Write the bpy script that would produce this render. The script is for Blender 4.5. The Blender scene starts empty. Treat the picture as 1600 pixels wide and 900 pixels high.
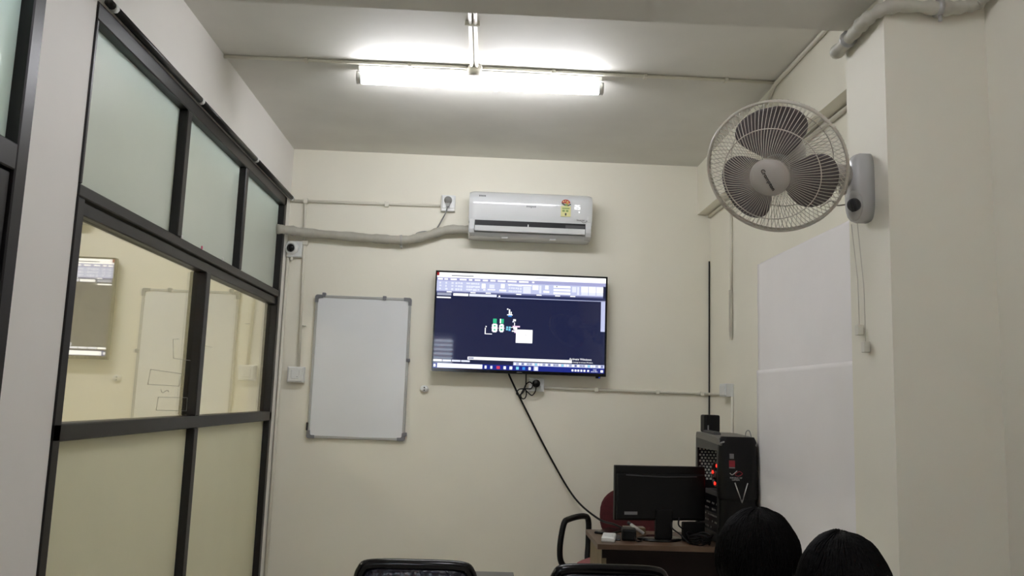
import bpy, bmesh, math, random
from mathutils import Vector, Matrix, noise
random.seed(7)
scene = bpy.context.scene
COL = scene.collection

# ------------------------------------------------------------------ camera, world, exposure
cd = bpy.data.cameras.new('camera'); cam = bpy.data.objects.new('camera', cd); COL.objects.link(cam)
yaw, pitch, roll = 0.0343, 0.1351, 0.0337
fwd = Vector((math.sin(yaw)*math.cos(pitch), math.cos(yaw)*math.cos(pitch), math.sin(pitch)))
r0 = Vector((math.cos(yaw), -math.sin(yaw), 0)); u0 = r0.cross(fwd)
rt = r0*math.cos(roll) + u0*math.sin(roll); up = -r0*math.sin(roll) + u0*math.cos(roll)
m = Matrix((rt, up, -fwd)).transposed().to_4x4(); m.translation = (0, 0, 1.5)
cam.matrix_world = m
cd.sensor_width = 36; cd.lens = 1288/1600*36; cd.clip_start = .05
scene.camera = cam
w = bpy.data.worlds.new('world'); scene.world = w; w.use_nodes = True
w.node_tree.nodes['Background'].inputs[0].default_value = (.75, .87, 1, 1)
w.node_tree.nodes['Background'].inputs[1].default_value = 15.0
vs = scene.view_settings
vs.view_transform = 'Standard'; vs.look = 'None'; vs.gamma = 1; vs.use_curve_mapping = False
vs.exposure = 0.87
TUBE = 30.5        # emission of the lit ceiling tube
TUBE_REAR = 26.0    # older tube behind the cross beam
TUBE_NEXT = 145.0   # tube in the room beyond the glass

# ------------------------------------------------------------------ materials
def lin(c):
    if isinstance(c, str): c = [int(c[i:i+2], 16)/255 for i in (0, 2, 4)]
    return [x/12.92 if x <= .04045 else ((x+.055)/1.055)**2.4 for x in c]
MATS = {}
def mat(name, col, rough=.5, metal=0, vary=.06, scale=6, bump=0, bscale=60, emit=None, estr=0, spec=.5, coat=0, sheen=0):
    m = bpy.data.materials.new(name); m.use_nodes = True; MATS[name] = m
    nt = m.node_tree; b = nt.nodes['Principled BSDF']
    c = lin(col)
    tc = nt.nodes.new('ShaderNodeTexCoord'); nz = nt.nodes.new('ShaderNodeTexNoise')
    nz.inputs['Scale'].default_value = scale; nz.inputs['Detail'].default_value = 4
    nt.links.new(tc.outputs['Object'], nz.inputs['Vector'])
    rp = nt.nodes.new('ShaderNodeValToRGB')
    rp.color_ramp.elements[0].position = .3; rp.color_ramp.elements[1].position = .7
    rp.color_ramp.elements[0].color = [max(0, x*(1-vary)) for x in c]+[1]
    rp.color_ramp.elements[1].color = [min(1, x*(1+vary)) for x in c]+[1]
    nt.links.new(nz.outputs['Fac'], rp.inputs['Fac']); nt.links.new(rp.outputs['Color'], b.inputs['Base Color'])
    b.inputs['Roughness'].default_value = rough; b.inputs['Metallic'].default_value = metal
    b.inputs['Specular IOR Level'].default_value = spec; b.inputs['Coat Weight'].default_value = coat
    if bump:
        n2 = nt.nodes.new('ShaderNodeTexNoise'); n2.inputs['Scale'].default_value = bscale; n2.inputs['Detail'].default_value = 5
        nt.links.new(tc.outputs['Object'], n2.inputs['Vector'])
        bp = nt.nodes.new('ShaderNodeBump'); bp.inputs['Strength'].default_value = bump; bp.inputs['Distance'].default_value = .01
        nt.links.new(n2.outputs['Fac'], bp.inputs['Height']); nt.links.new(bp.outputs['Normal'], b.inputs['Normal'])
    if emit:
        b.inputs['Emission Color'].default_value = lin(emit)+[1]; b.inputs['Emission Strength'].default_value = estr
    return m
mat('cream_paint', 'eeeada', .6, vary=.025, scale=1.7, bump=.06, bscale=25)
mat('left_paint', 'ebe8e2', .6, vary=.025, scale=1.7, bump=.06, bscale=25)
mat('ceiling_paint', 'e0ded6', .7, vary=.05, scale=2.5, bump=.08, bscale=18)
mat('floor_tile', 'd6d1c6', .35, vary=.1, scale=3)
mat('grout', '8a867e', .8)
mat('black_aluminium', '151212', .38, vary=.12, scale=14, spec=.4)
mat('grey_aluminium', 'b0b0ac', .35, metal=.3)
mat('pvc', 'e2decf', .4, vary=.04)
mat('lagging', 'aeab9e', .55, vary=.08, scale=20, bump=.15, bscale=40)
mat('pvc_grey', 'bfbcae', .55, vary=.08, scale=20, bump=.15, bscale=40)
mat('white_plastic', 'dfe0dd', .3, vary=.02)
mat('ac_plastic', 'd8dada', .12, vary=.015, coat=.3)
mat('ac_flap', 'dcdedd', .35, vary=.02)
mat('near_black', '070709', .5, spec=.3)
mat('black_plastic', '090909', .45, vary=.1, spec=.25)
mat('black_gloss', '060608', .15, spec=.4)
mat('dark_grey', '3b3b3d', .5)
mat('mid_grey', '77777a', .5)
mat('plug_grey', '8c8c88', .45)
mat('board_surface', 'e6e8e9', .22, vary=.02, scale=3)
mat('fan_white', 'b9b4ab', .4, vary=.03)
mat('fan_body', 'c4c4c2', .25, vary=.03)
mat('fan_wire', 'cfc9bb', .4, vary=.03)
mat('fan_blade', '6e6766', .4, vary=.06)
mat('paper', 'f2efee', .55, vary=.02, scale=3, bump=.1, bscale=7)
mat('wood_top', '5c4636', .4, vary=.2, scale=9)
mat('wood_edge', '7c6c52', .6, vary=.12, scale=9)
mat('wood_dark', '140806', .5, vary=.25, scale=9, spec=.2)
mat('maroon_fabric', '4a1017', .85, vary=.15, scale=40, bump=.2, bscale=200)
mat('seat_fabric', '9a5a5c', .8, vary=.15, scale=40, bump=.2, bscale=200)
mat('vinyl_wrap', '171728', .14, vary=.2, scale=10, bump=.6, bscale=22)
mat('laminate_grey', '5c5c5a', .4)
mat('hair', '030202', .6, vary=.3, scale=40, bump=.35, bscale=90, spec=.12)
mat('skin', '8a5a42', .55, vary=.06)
mat('shirt', '15151b', .85, vary=.15, scale=30, bump=.15, bscale=150)
mat('shirt_red', '3a1218', .85, vary=.15, scale=30, bump=.15, bscale=150)
mat('trousers', '17181f', .85, vary=.15)
mat('eye_white', 'e8e6e0', .2)
mat('case_steel', '2e2e2c', .4, metal=.2)
mat('case_top', '6b6963', .45)
mat('vent_hole_light', 'e6e6da', .5)  # pale colour stands in for light showing through the tower's rear vent
mat('case_inside', '101012', .5)
mat('silver', 'b5b5b2', .3, metal=.5)
mat('sticker_red', '96202e', .5)
mat('sticker_grey', '7b7b7d', .5)
mat('sticker_yellow', 'd9d596', .5, vary=.05)
mat('sticker_green', '7f9a58', .5)
mat('sticker_dark', '38382c', .5)
mat('label_orange', 'd0883a', .5)
mat('label_red', 'b43a2a', .5)
mat('ink_grey', '74777a', .5)
mat('ink_dark', '26262a', .5)
mat('marker_ink', '96968f', .6)
mat('blind_slat', '8a6a58', .7, vary=.08)
mat('frost_note', 'd06a86', .6)
def emis(name, col, s):
    m = mat(name, '050505', .3); b = m.node_tree.nodes['Principled BSDF']
    b.inputs['Emission Color'].default_value = lin(col)+[1]; b.inputs['Emission Strength'].default_value = s
    return m
emis('tube_lit', 'f6f6fc', TUBE); emis('tube_rear', 'f6f4ff', TUBE_REAR); emis('tube_next', 'fff6e6', TUBE_NEXT)
emis('led_white', 'ffffff', .9); emis('led_red', 'ff1a10', 3.2); emis('led_orange', 'ff5a20', 4); emis('led_blue', '3050ff', 1.5)
# television picture colours
for n, c, s in (('px_white', 'ffffff', 1.25), ('px_lav', 'c2c8ea', 1.0), ('px_pale', 'e4e8fa', 1.05), ('px_purple', 'a6a8d2', 1.0), ('px_strip', '7a7fae', .8),
                ('px_navy', '1d2242', 1.0), ('px_mid', '2c3258', 1.0), ('px_blue', '1b2a86', 1.0), ('px_green', '35c08a', 1.0), ('px_teal', '3ab8b0', 1.0),
                ('px_cyan', '86d8ec', 1.0), ('px_sky', '3a8ae0', 1.0), ('px_red', 'd8405a', 1.0), ('px_grey', 'a9aec4', .9), ('px_dkred', 'b02a2a', .8), ('px_ink', '5a5f7c', .6), ('px_pink', 'e8c8e4', 1.1)):
    m = emis(n, c, s*.58); m.node_tree.nodes['Principled BSDF'].inputs['Roughness'].default_value = .04

def frosted(name, col, trans=.3):
    m = mat(name, col, .42, vary=.03, scale=2.2, bump=.05, bscale=160, coat=.15)
    nt = m.node_tree; b = nt.nodes['Principled BSDF']; out = nt.nodes['Material Output']
    tr = nt.nodes.new('ShaderNodeBsdfTranslucent'); tr.inputs[0].default_value = lin(col)+[1]
    mx = nt.nodes.new('ShaderNodeMixShader'); mx.inputs[0].default_value = trans
    nt.links.new(b.outputs[0], mx.inputs[1]); nt.links.new(tr.outputs[0], mx.inputs[2]); nt.links.new(mx.outputs[0], out.inputs[0])
frosted('blind_fabric', 'a8694a', .6); frosted('frosted_glass', 'cfd5cd', .27); frosted('frosted_cyan', 'd9e6e4', .38); frosted('panel_cream', 'e8e6c8', .12)
def film_glass(name, tint, fac):
    m = bpy.data.materials.new(name); m.use_nodes = True; MATS[name] = m
    nt = m.node_tree; nt.nodes.remove(nt.nodes['Principled BSDF']); out = nt.nodes['Material Output']
    g = nt.nodes.new('ShaderNodeBsdfGlossy'); g.inputs['Roughness'].default_value = .012; g.inputs[0].default_value = (1, .985, .95, 1)
    t = nt.nodes.new('ShaderNodeBsdfTransparent'); t.inputs[0].default_value = tint
    mx = nt.nodes.new('ShaderNodeMixShader'); mx.inputs[0].default_value = fac
    nt.links.new(t.outputs[0], mx.inputs[1]); nt.links.new(g.outputs[0], mx.inputs[2]); nt.links.new(mx.outputs[0], out.inputs[0])
film_glass('reflective_glass', (.92, .93, .88, 1), .47)
film_glass('window_glass', (.95, .97, .97, 1), .08)
film_glass('dark_glass', (.03, .035, .035, 1), .1)

# ------------------------------------------------------------------ mesh builder
class MB:
    def __init__(s): s.bm = bmesh.new(); s.mi = 0
    def _new(s, verts, faces, smooth=False):
        vv = [s.bm.verts.new(v) for v in verts]
        for f in faces:
            try:
                fc = s.bm.faces.new([vv[i] for i in f]); fc.material_index = s.mi; fc.smooth = smooth
            except ValueError: pass
        return vv
    def box(s, x0, x1, y0, y1, z0, z1, bev=0, seg=2, M=None):
        b = bmesh.new(); bmesh.ops.create_cube(b, size=1)
        for v in b.verts:
            v.co = Vector(((x0+x1)/2+v.co.x*(x1-x0), (y0+y1)/2+v.co.y*(y1-y0), (z0+z1)/2+v.co.z*(z1-z0)))
        if bev: bmesh.ops.bevel(b, geom=b.edges[:]+b.verts[:], offset=bev, segments=seg, profile=.5, affect='EDGES')
        if M is not None: bmesh.ops.transform(b, matrix=M, verts=b.verts)
        s._merge(b, smooth=False); return s
    def _merge(s, b, smooth=False):
        b.verts.ensure_lookup_table(); b.verts.index_update()
        s._new([v.co.copy() for v in b.verts], [[v.index for v in f.verts] for f in b.faces], smooth); b.free()
    def tube(s, pts, r, n=8, caps=True, closed=False, smooth=True):
        pts = [Vector(p) for p in pts]; k = len(pts); rr = r if isinstance(r, (list, tuple)) else [r]*k
        T = []
        for i in range(k):
            if closed: t = pts[(i+1) % k]-pts[i-1]
            else: t = pts[min(i+1, k-1)]-pts[max(i-1, 0)]
            T.append(t.normalized() if t.length > 1e-9 else Vector((0, 0, 1)))
        a = Vector((0, 0, 1)) if abs(T[0].z) < .9 else Vector((1, 0, 0))
        nrm = (a-T[0]*a.dot(T[0])).normalized(); V = []
        for i in range(k):
            nrm = (nrm-T[i]*nrm.dot(T[i])).normalized(); bn = T[i].cross(nrm)
            for j in range(n):
                q = 2*math.pi*j/n; V.append(pts[i]+(nrm*math.cos(q)+bn*math.sin(q))*rr[i])
        F = []
        for i in range(k if closed else k-1):
            i2 = (i+1) % k
            for j in range(n): F.append((i*n+j, i*n+(j+1) % n, i2*n+(j+1) % n, i2*n+j))
        if caps and not closed: F += [tuple(range(n))[::-1], tuple(range((k-1)*n, k*n))]
        s._new(V, F, smooth); return s
    def lathe(s, prof, n=32, M=None, smooth=True, closed=False):
        V = []; F = []; k = len(prof)
        for r, z in prof:
            for j in range(n):
                q = 2*math.pi*j/n; v = Vector((r*math.cos(q), r*math.sin(q), z)); V.append(M @ v if M is not None else v)
        for i in range(k-1):
            for j in range(n): F.append((i*n+j, i*n+(j+1) % n, (i+1)*n+(j+1) % n, (i+1)*n+j))
        if not closed:
            if prof[0][0] > 1e-5: F.append(tuple(range(n))[::-1])
            if prof[-1][0] > 1e-5: F.append(tuple(range((k-1)*n, k*n)))
        s._new(V, F, smooth); return s
    def prism(s, poly, a, b, axis='x', M=None, smooth=False):
        # poly: 2D points; extruded along axis from a to b. axis x: (y,z); y: (x,z); z: (x,y)
        def P(p, t):
            v = {'x': (t, p[0], p[1]), 'y': (p[0], t, p[1]), 'z': (p[0], p[1], t)}[axis]
            v = Vector(v); return M @ v if M is not None else v
        n = len(poly); V = [P(p, a) for p in poly]+[P(p, b) for p in poly]
        F = [tuple(range(n))[::-1], tuple(range(n, 2*n))]+[(i, (i+1) % n, n+(i+1) % n, n+i) for i in range(n)]
        s._new(V, F, smooth); return s
    def grid(s, fn, nu, nv, smooth=True, thick=None):
        V = [Vector(fn(i/nu, j/nv)) for j in range(nv+1) for i in range(nu+1)]
        F = [(j*(nu+1)+i, j*(nu+1)+i+1, (j+1)*(nu+1)+i+1, (j+1)*(nu+1)+i) for j in range(nv) for i in range(nu)]
        if thick is not None:
            o = len(V); t = Vector(thick); V += [v+t for v in V]
            F += [tuple(o+i for i in f[::-1]) for f in F]
            W = nu+1; edge = [i for i in range(nu+1)]+[j*W+nu for j in range(1, nv+1)]+[nv*W+i for i in range(nu-1, -1, -1)]+[j*W for j in range(nv-1, 0, -1)]
            for i in range(len(edge)):
                a, b = edge[i], edge[(i+1) % len(edge)]; F.append((b, a, o+a, o+b))
        s._new(V, F, smooth); return s
    def sphere(s, c, r, seg=16, rings=10, M=None):
        b = bmesh.new(); bmesh.ops.create_uvsphere(b, u_segments=seg, v_segments=rings, radius=1)
        rr = r if isinstance(r, (tuple, list)) else (r, r, r)
        for v in b.verts: v.co = Vector((c[0]+v.co.x*rr[0], c[1]+v.co.y*rr[1], c[2]+v.co.z*rr[2]))
        if M is not None: bmesh.ops.transform(b, matrix=M, verts=b.verts)
        s._merge(b, True); return s
    def build(s, name, mats, parent=None, label=None, cat=None, group=None, kind=None, local=False, bevel=0):
        bmesh.ops.recalc_face_normals(s.bm, faces=s.bm.faces[:])
        off = Vector((0, 0, 0))
        if parent is None:
            xs = [v.co for v in s.bm.verts]
            off = Vector(((min(v.x for v in xs)+max(v.x for v in xs))/2, (min(v.y for v in xs)+max(v.y for v in xs))/2, min(v.z for v in xs)))
        elif not local:
            p = parent
            while p: off += p.location; p = p.parent
        for v in s.bm.verts: v.co -= off
        me = bpy.data.meshes.new(name); s.bm.to_mesh(me); s.bm.free()
        for x in ([mats] if isinstance(mats, str) else mats): me.materials.append(MATS[x])
        o = bpy.data.objects.new(name, me); COL.objects.link(o)
        if parent: o.parent = parent
        else: o.location = off
        if bevel:
            md = o.modifiers.new('bevel', 'BEVEL'); md.width = bevel; md.segments = 2; md.limit_method = 'ANGLE'
        tag(o, label, cat, group, kind); return o
def tag(o, label=None, cat=None, group=None, kind=None):
    if label: o['label'] = label
    if cat: o['category'] = cat
    if group: o['group'] = group
    if kind: o['kind'] = kind
def thing(name, label, cat, loc, rz=0, group=None, kind=None):
    o = bpy.data.objects.new(name, None); COL.objects.link(o); o.location = loc; o.rotation_euler = (0, 0, rz)
    o.empty_display_size = .05; tag(o, label, cat, group, kind); return o
def copy_tree(o, parent=None):
    c = o.copy(); COL.objects.link(c)
    if parent: c.parent = parent
    for ch in list(o.children): copy_tree(ch, c)
    return c
def text(name, body, size, material, parent, M, thick=.0004, local=True, align='LEFT'):
    cu = bpy.data.curves.new('txt', 'FONT'); cu.body = body; cu.size = size; cu.extrude = thick; cu.align_x = align; cu.align_y = 'CENTER'; cu.resolution_u = 3
    t = bpy.data.objects.new('txt', cu); COL.objects.link(t)
    bpy.context.view_layer.update()
    me = bpy.data.meshes.new_from_object(t.evaluated_get(bpy.context.evaluated_depsgraph_get()))
    bpy.data.objects.remove(t); bpy.data.curves.remove(cu)
    me.transform(M); me.materials.clear(); me.materials.append(MATS[material])
    o = bpy.data.objects.new(name, me); COL.objects.link(o); o.parent = parent
    if not local: me.transform(Matrix.Translation(-parent.location))
    return o
FRONT = Matrix.Rotation(math.pi/2, 4, 'X')       # text facing -Y
def rbox(x0, x1, y0, y1, z0, z1, bev, seg=2):
    return MB().box(x0, x1, y0, y1, z0, z1, bev, seg)
def bez(p, n=12):
    # Catmull-Rom through the points
    p = [Vector(q) for q in p]; q = [p[0]*2-p[1]]+p+[p[-1]*2-p[-2]]; out = []
    for i in range(1, len(q)-2):
        for k in range(n):
            t = k/n; a, b, c, d = q[i-1:i+3]
            out.append(.5*((2*b)+(c-a)*t+(2*a-5*b+4*c-d)*t*t+(3*b-a-3*c+d)*t**3))
    out.append(p[-1]); return out

# ------------------------------------------------------------------ room shell (metres; X right, Y towards the screen wall)
FZ = .04; D = 5.3515; L = -1.2935; R = 1.4947; H = 3.1017; YB = -2.5
PX = 1.18; PY0, PY1 = 2.325, 2.587; BZ = 2.765
def struct(name, mb, m, label, parent=None): return mb.build(name, m, parent, label=label, kind='structure')
fl = struct('floor', MB().box(L-.15, R+.15, YB-.15, D+.15, FZ-.12, FZ-.006), 'grout', 'grey tiled floor of the classroom')
tile = None
for i in range(5):
    for j in range(14):
        x0 = L+i*.6; y0 = D-(j+1)*.6; x1 = min(x0+.597, R); y1 = y0+.597; y0 = max(y0, YB)
        if x1-x0 < .05 or y1-y0 < .05: continue
        MB().box(x0, x1, y0, y1, FZ-.012, FZ).build('tile', 'floor_tile', fl)
struct('ceiling', MB().box(L-.15, R+.15, YB-.15, D+.15, H, H+.12), 'ceiling_paint', 'grey-white plastered ceiling')
struct('wall_back', MB().box(L-.15, R+.15, D, D+.15, FZ-.1, H+.05), 'cream_paint', 'cream painted end wall carrying the screen and whiteboard')
struct('wall_right', MB().box(R, R+.15, YB, D, FZ-.1, H), 'cream_paint', 'cream painted side wall on the right')
wl = MB()
wl.box(L-.15, L, 2.588, D, 2.745, H).box(L-.15, L, 2.29, 2.588, FZ-.1, H).box(L-.15, L, 5.24, D, FZ-.1, 2.745)
wl.box(L-.15, L, 1.3, 2.29, 2.75, H).box(L-.15, L, YB, 1.3, FZ-.1, H)
struct('wall_left', wl, 'left_paint', 'off-white plastered side wall around the glass partition')
wf = MB(); WX0, WX1, WZ0, WZ1 = -1.15, -.42, 1.15, 2.5
wf.box(L-.15, WX0, YB-.15, YB, FZ-.1, H).box(WX1, R+.15, YB-.15, YB, FZ-.1, H).box(WX0, WX1, YB-.15, YB, FZ-.1, WZ0).box(WX0, WX1, YB-.15, YB, WZ1, H)
struct('wall_front', wf, 'cream_paint', 'cream wall behind the camera with a window')
struct('trim_1', MB().box(L-.02, R+.02, PY0, PY1, BZ, H+.02), 'ceiling_paint', 'deep plastered ceiling beam crossing the room')
struct('trim_2', MB().box(1.4086, R+.02, PY1-.02, D+.02, 2.77, H+.02), 'cream_paint', 'plastered beam running along the top of the right wall')
struct('trim_3', MB().box(PX, R+.02, PY0, PY1, FZ-.02, BZ+.02), 'cream_paint', 'square plastered pillar carrying the wall fan')
# room beyond the glass
NX = -4.2
nb = MB(); nb.box(NX, L-.16, D, D+.1, FZ-.1, 2.7)
struct('wall_back_next_room', nb, 'cream_paint', 'cream wall of the room seen through the glass partition')
struct('wall_left_next_room', MB().box(NX-.1, NX, .5, D, FZ-.1, 2.7), 'cream_paint', 'far side wall of the room beyond the partition')
struct('wall_front_next_room', MB().box(NX, L-.16, .5, .6, FZ-.1, 2.7), 'cream_paint', 'near wall of the room beyond the partition')
struct('floor_next_room', MB().box(NX, L-.16, .5, D, FZ-.1, FZ), 'floor_tile', 'floor of the room beyond the partition')
struct('ceiling_next_room', MB().box(NX, L-.151, .5, D, 2.6, 2.7), 'ceiling_paint', 'low ceiling of the room beyond the partition')

# ------------------------------------------------------------------ glass partition
wp = thing('window_1', 'black framed glass partition with frosted top panes, clear middle panes and cream panels', None, (L-.03, 3.9, FZ), kind='structure')
FX0, FX1 = -1.352, -1.2875
def bar(name, y0, y1, z0, z1, parent=wp, x0=FX0, x1=FX1): return MB().box(x0, x1, y0, y1, z0, z1, .004, 1).build(name, 'black_aluminium', parent)
bar('top_rail', 2.588, 5.24, 2.683, 2.745)
bar('transom_rail', 2.588, 5.24, 2.094, 2.134); bar('transom_rail', 2.588, 5.24, 2.043, 2.088, x1=FX1-.012)
bar('middle_rail', 2.588, 5.24, 1.326, 1.381); bar('bottom_rail', 2.588, 5.24, FZ, FZ+.09)
bar('post', 2.588, 2.636, FZ, 2.094); bar('post', 2.588, 2.606, 2.134, 2.683); bar('post', 5.188, 5.24, FZ, 2.745)
bar('mullion', 3.437, 3.487, 2.134, 2.683); bar('mullion', 4.327, 4.373, 2.134, 2.683)
bar('mullion', 3.84, 3.9, 1.381, 2.043); bar('mullion', 3.847, 3.9, FZ+.09, 1.326)
GX = -1.33
for a, b in ((2.606, 3.437), (3.487, 4.327), (4.373, 5.188)):
    MB().box(GX-.004, GX+.004, a, b, 2.134, 2.683).build('frosted_pane', 'frosted_glass', wp, label='pale green frosted pane')
panes = []
for a, b in ((2.636, 3.84), (3.9, 5.188)):
    panes.append(MB().box(GX-.003, GX+.003, a, b, 1.381, 2.043).build('clear_pane', 'reflective_glass', wp, label='clear reflective pane'))
for a, b in ((2.636, 3.847), (3.9, 5.188)):
    MB().box(GX-.006, GX+.006, a, b, FZ+.09, 1.326).build('lower_panel', 'panel_cream', wp, label='cream lower panel')
def ink(pts, closed=False, parent=None): MB().tube(pts, .0008, 4, closed=closed).build('marker_line', 'marker_ink', parent or panes[0])
gx = GX+.0038
ink([(gx, 3.385, 1.574), (gx, 3.735, 1.567), (gx, 3.716, 1.512), (gx, 3.37, 1.514)], True)
ink([(gx, 3.49, 1.463), (gx, 3.832, 1.462), (gx, 3.834, 1.402), (gx, 3.48, 1.41)], True)
ink([(gx, 3.66, 1.716), (gx, 3.597, 1.71), (gx, 3.62, 1.63), (gx, 3.83, 1.63)])
ink(bez([(gx, 3.51, 1.495), (gx, 3.53, 1.482), (gx, 3.58, 1.492), (gx, 3.6, 1.486)], 4))
ink([(gx, 3.95, 1.71), (gx, 4.12, 1.708)], parent=panes[1])
for y, c in ((3.485, 'white_plastic'), (3.739, 'frost_note'), (4.044, 'white_plastic')):
    MB().sphere((FX1+.001, y, 2.139), (.004, .008, .009), 8, 6).build('tack', c, wp)
# black conduit on top of the partition
cr = thing('cable_conduit', 'black tubular conduit lying along the top of the glass partition', 'conduit', (L+.02, 3.9, 2.75))
for a, b in ((2.62, 3.52), (3.54, 4.42), (4.44, 5.3)): MB().tube([(L+.02, a, 2.757), (L+.02, b, 2.757)], .014, 10).build('pipe', 'black_aluminium', cr)
for y in (2.66, 3.53, 4.43, 5.302): MB().tube([(L+.02, y-.012, 2.757), (L+.02, y+.012, 2.757)], .0155, 10).build('coupler', 'white_plastic', cr)

# ------------------------------------------------------------------ door at the near left
dr = thing('door_1', 'black framed glass door with a frosted fanlight, at the left edge', None, (L-.03, 1.8, FZ), kind='structure')
bar('jamb', 2.235, 2.292, FZ, 2.75, dr); bar('jamb', 1.3, 1.36, FZ, 2.75, dr); bar('head', 1.36, 2.235, 2.69, 2.75, dr)
bar('transom', 1.36, 2.235, 2.075, 2.15, dr)
MB().box(GX-.004, GX+.004, 1.36, 2.235, 2.15, 2.69).build('fanlight_pane', 'frosted_cyan', dr, label='pale frosted fanlight')
df = MB().box(FX0, FX1-.01, 2.17, 2.23, FZ+.01, 2.07, .004, 1).box(FX0, FX1-.01, 1.365, 1.425, FZ+.01, 2.07, .004, 1).box(FX0, FX1-.01, 1.425, 2.17, 2.0, 2.07, .004, 1).box(FX0, FX1-.01, 1.425, 2.17, FZ+.01, FZ+.15, .004, 1)
leaf = df.build('leaf_frame', 'black_aluminium', dr)
MB().box(GX-.003, GX+.003, 1.425, 2.17, FZ+.15, 2.0).build('leaf_pane', 'dark_glass', leaf)

# ------------------------------------------------------------------ window behind the camera (mirrored in the screen)
w2 = thing('window_2', 'window with brown slat blind behind the camera', None, (-.785, YB, WZ0), kind='structure')
for a, b, c, d in ((WX0, WX1, WZ0, WZ0+.04), (WX0, WX1, WZ1-.04, WZ1), (WX0, WX0+.04, WZ0+.04, WZ1-.04), (WX1-.04, WX1, WZ0+.04, WZ1-.04)):
    MB().box(a, b, YB-.1, YB-.05, c, d).build('frame', 'black_aluminium', w2)
MB().box(WX0+.04, WX1-.04, YB-.08, YB-.074, WZ0+.04, WZ1-.04).build('pane', 'window_glass', w2)
for k in range(19):
    z = WZ0+.03+k*.068
    MB().box(WX0+.01, WX1-.01, YB-.03, YB-.028, z, z+.05).build('slat', 'blind_fabric', w2)

# ------------------------------------------------------------------ ceiling light and conduits
TY, TZ = 3.905, 3.045
tl = thing('tube_light', 'lit white ceiling tube light hanging under the ceiling conduit', 'light', (-.06, TY, H))
MB().box(-.655, .545, TY-.03, TY+.03, TZ+.026, H-.003, .004).build('housing', 'white_plastic', tl)
MB().tube([(-.645, TY, TZ), (.535, TY, TZ)], .03, 20).build('tube', 'tube_lit', tl)
for x in (-.652, .542): MB().tube([(x-.012, TY, TZ), (x+.012, TY, TZ)], .031, 14).build('end_cap', 'white_plastic', tl)
MB().sphere((.02, TY+.03, TZ-.02), (.013, .01, .009), 10, 8).build('starter', 'white_plastic', tl)
c = thing('ceiling_conduit', 'thin conduit crossing the ceiling from wall to wall above the tube light', 'conduit', (0, 3.85, H))
MB().tube([(L, 3.84, H-.008), (-.12, 3.83, H-.009)], .009, 8).build('pipe', 'pvc', c)
MB().tube([(-.05, 3.83, H-.009), (1.405, 3.84, H-.008)], .009, 8).build('pipe', 'pvc', c)
for x in (-.9, -.4, .3, .75, 1.15): MB().box(x-.009, x+.009, 3.822, 3.85, H-.02, H, .002).build('clip', 'pvc', c)
c = thing('twin_conduit', 'pair of white pipes on the ceiling running from the beam to the tube light', 'conduit', (-.09, 3.2, H))
for dx in (-.0105, .0105): MB().tube([(-.095+dx, PY1, H-.011), (-.088+dx, 3.8, H-.011)], .0095, 10).build('pipe', 'pvc', c)
for y in (2.75, 3.35): MB().box(-.125, -.06, y-.008, y+.008, H-.023, H, .003).build('saddle_clip', 'pvc', c)
MB().lathe([(0, 0), (.028, 0), (.034, .006), (.034, .05), (0, .05)], 20, Matrix.Translation((-.087, 3.832, H-.052))).build('junction_box', 'pvc_grey', None, 'round grey junction box on the ceiling at the middle of the tube light', 'junction box')
for ry, lb in ((1.12, 'white tube light on the ceiling on the camera side of the cross beam'),):
    tr = thing('tube_light', lb, 'light', (0, ry, H))
    MB().box(-.03, .03, ry-.62, ry+.62, H-.04, H-.003, .004).build('housing', 'white_plastic', tr)
    MB().tube([(0, ry-.6, H-.058), (0, ry+.6, H-.058)], .018, 12).build('tube', 'tube_rear', tr)
tn = thing('tube_light', 'tube light in the room beyond the glass partition', 'light', (-2.9, 3.0, 2.6))
MB().box(-2.93, -2.87, 2.4, 3.6, 2.565, 2.599, .004).build('housing', 'white_plastic', tn)
MB().tube([(-2.9, 2.42, 2.545), (-2.9, 3.58, 2.545)], .018, 12).build('tube', 'tube_next', tn)

# right-hand conduits
MB().tube([(1.397, PY1, H-.013), (1.397, 3.85, H-.013), (1.4, 3.95, H-.05), (1.402, 4.25, H-.09)], .011, 8).build('beam_conduit', 'pvc', None, 'pale conduit along the top of the right-hand beam below the ceiling', 'conduit')
MB().tube([(R-.012, PY1, 2.752), (R-.012, D-.02, 2.757)], .011, 8).build('wall_conduit', 'pvc', None, 'pale conduit tucked under the right-hand beam behind the fan', 'conduit')
pp = bez([(PX-.03, PY1+.01, 2.69), (PX-.03, 2.46, 2.698), (PX-.028, PY0+.03, 2.702), (PX+.02, PY0-.03, 2.712), (1.33, PY0-.028, 2.712), (1.42, PY0-.03, 2.722), (R-.03, PY0-.06, 2.745), (R-.03, 2.0, 2.76), (R-.03, 1.2, 2.77)], 8)
pl = thing('wrapped_pipe', 'lumpy painted pipe wrapped around the top of the pillar', 'pipe', (PX, PY0, 2.7))
mb = MB(); mb.tube(pp, [.021+.003*math.sin(i*1.7)+.002*math.sin(i*.6) for i in range(len(pp))], 12); mb.build('pipe', 'pvc_grey', pl)
for p_, ax in (((1.335, PY0-.028, 2.712), 'x'), ((PX-.03, 2.5, 2.697), 'y')):
    q = Vector(p_); d = Vector((.006, 0, 0)) if ax == 'x' else Vector((0, .006, 0))
    MB().tube([q-d, q+d], .028, 12).build('clamp', 'grey_aluminium', pl)
MB().tube([(1.335, PY0-.035, 2.685), (1.335, PY0-.035, 2.668)], .006, 8).build('screw', 'grey_aluminium', pl)

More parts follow.
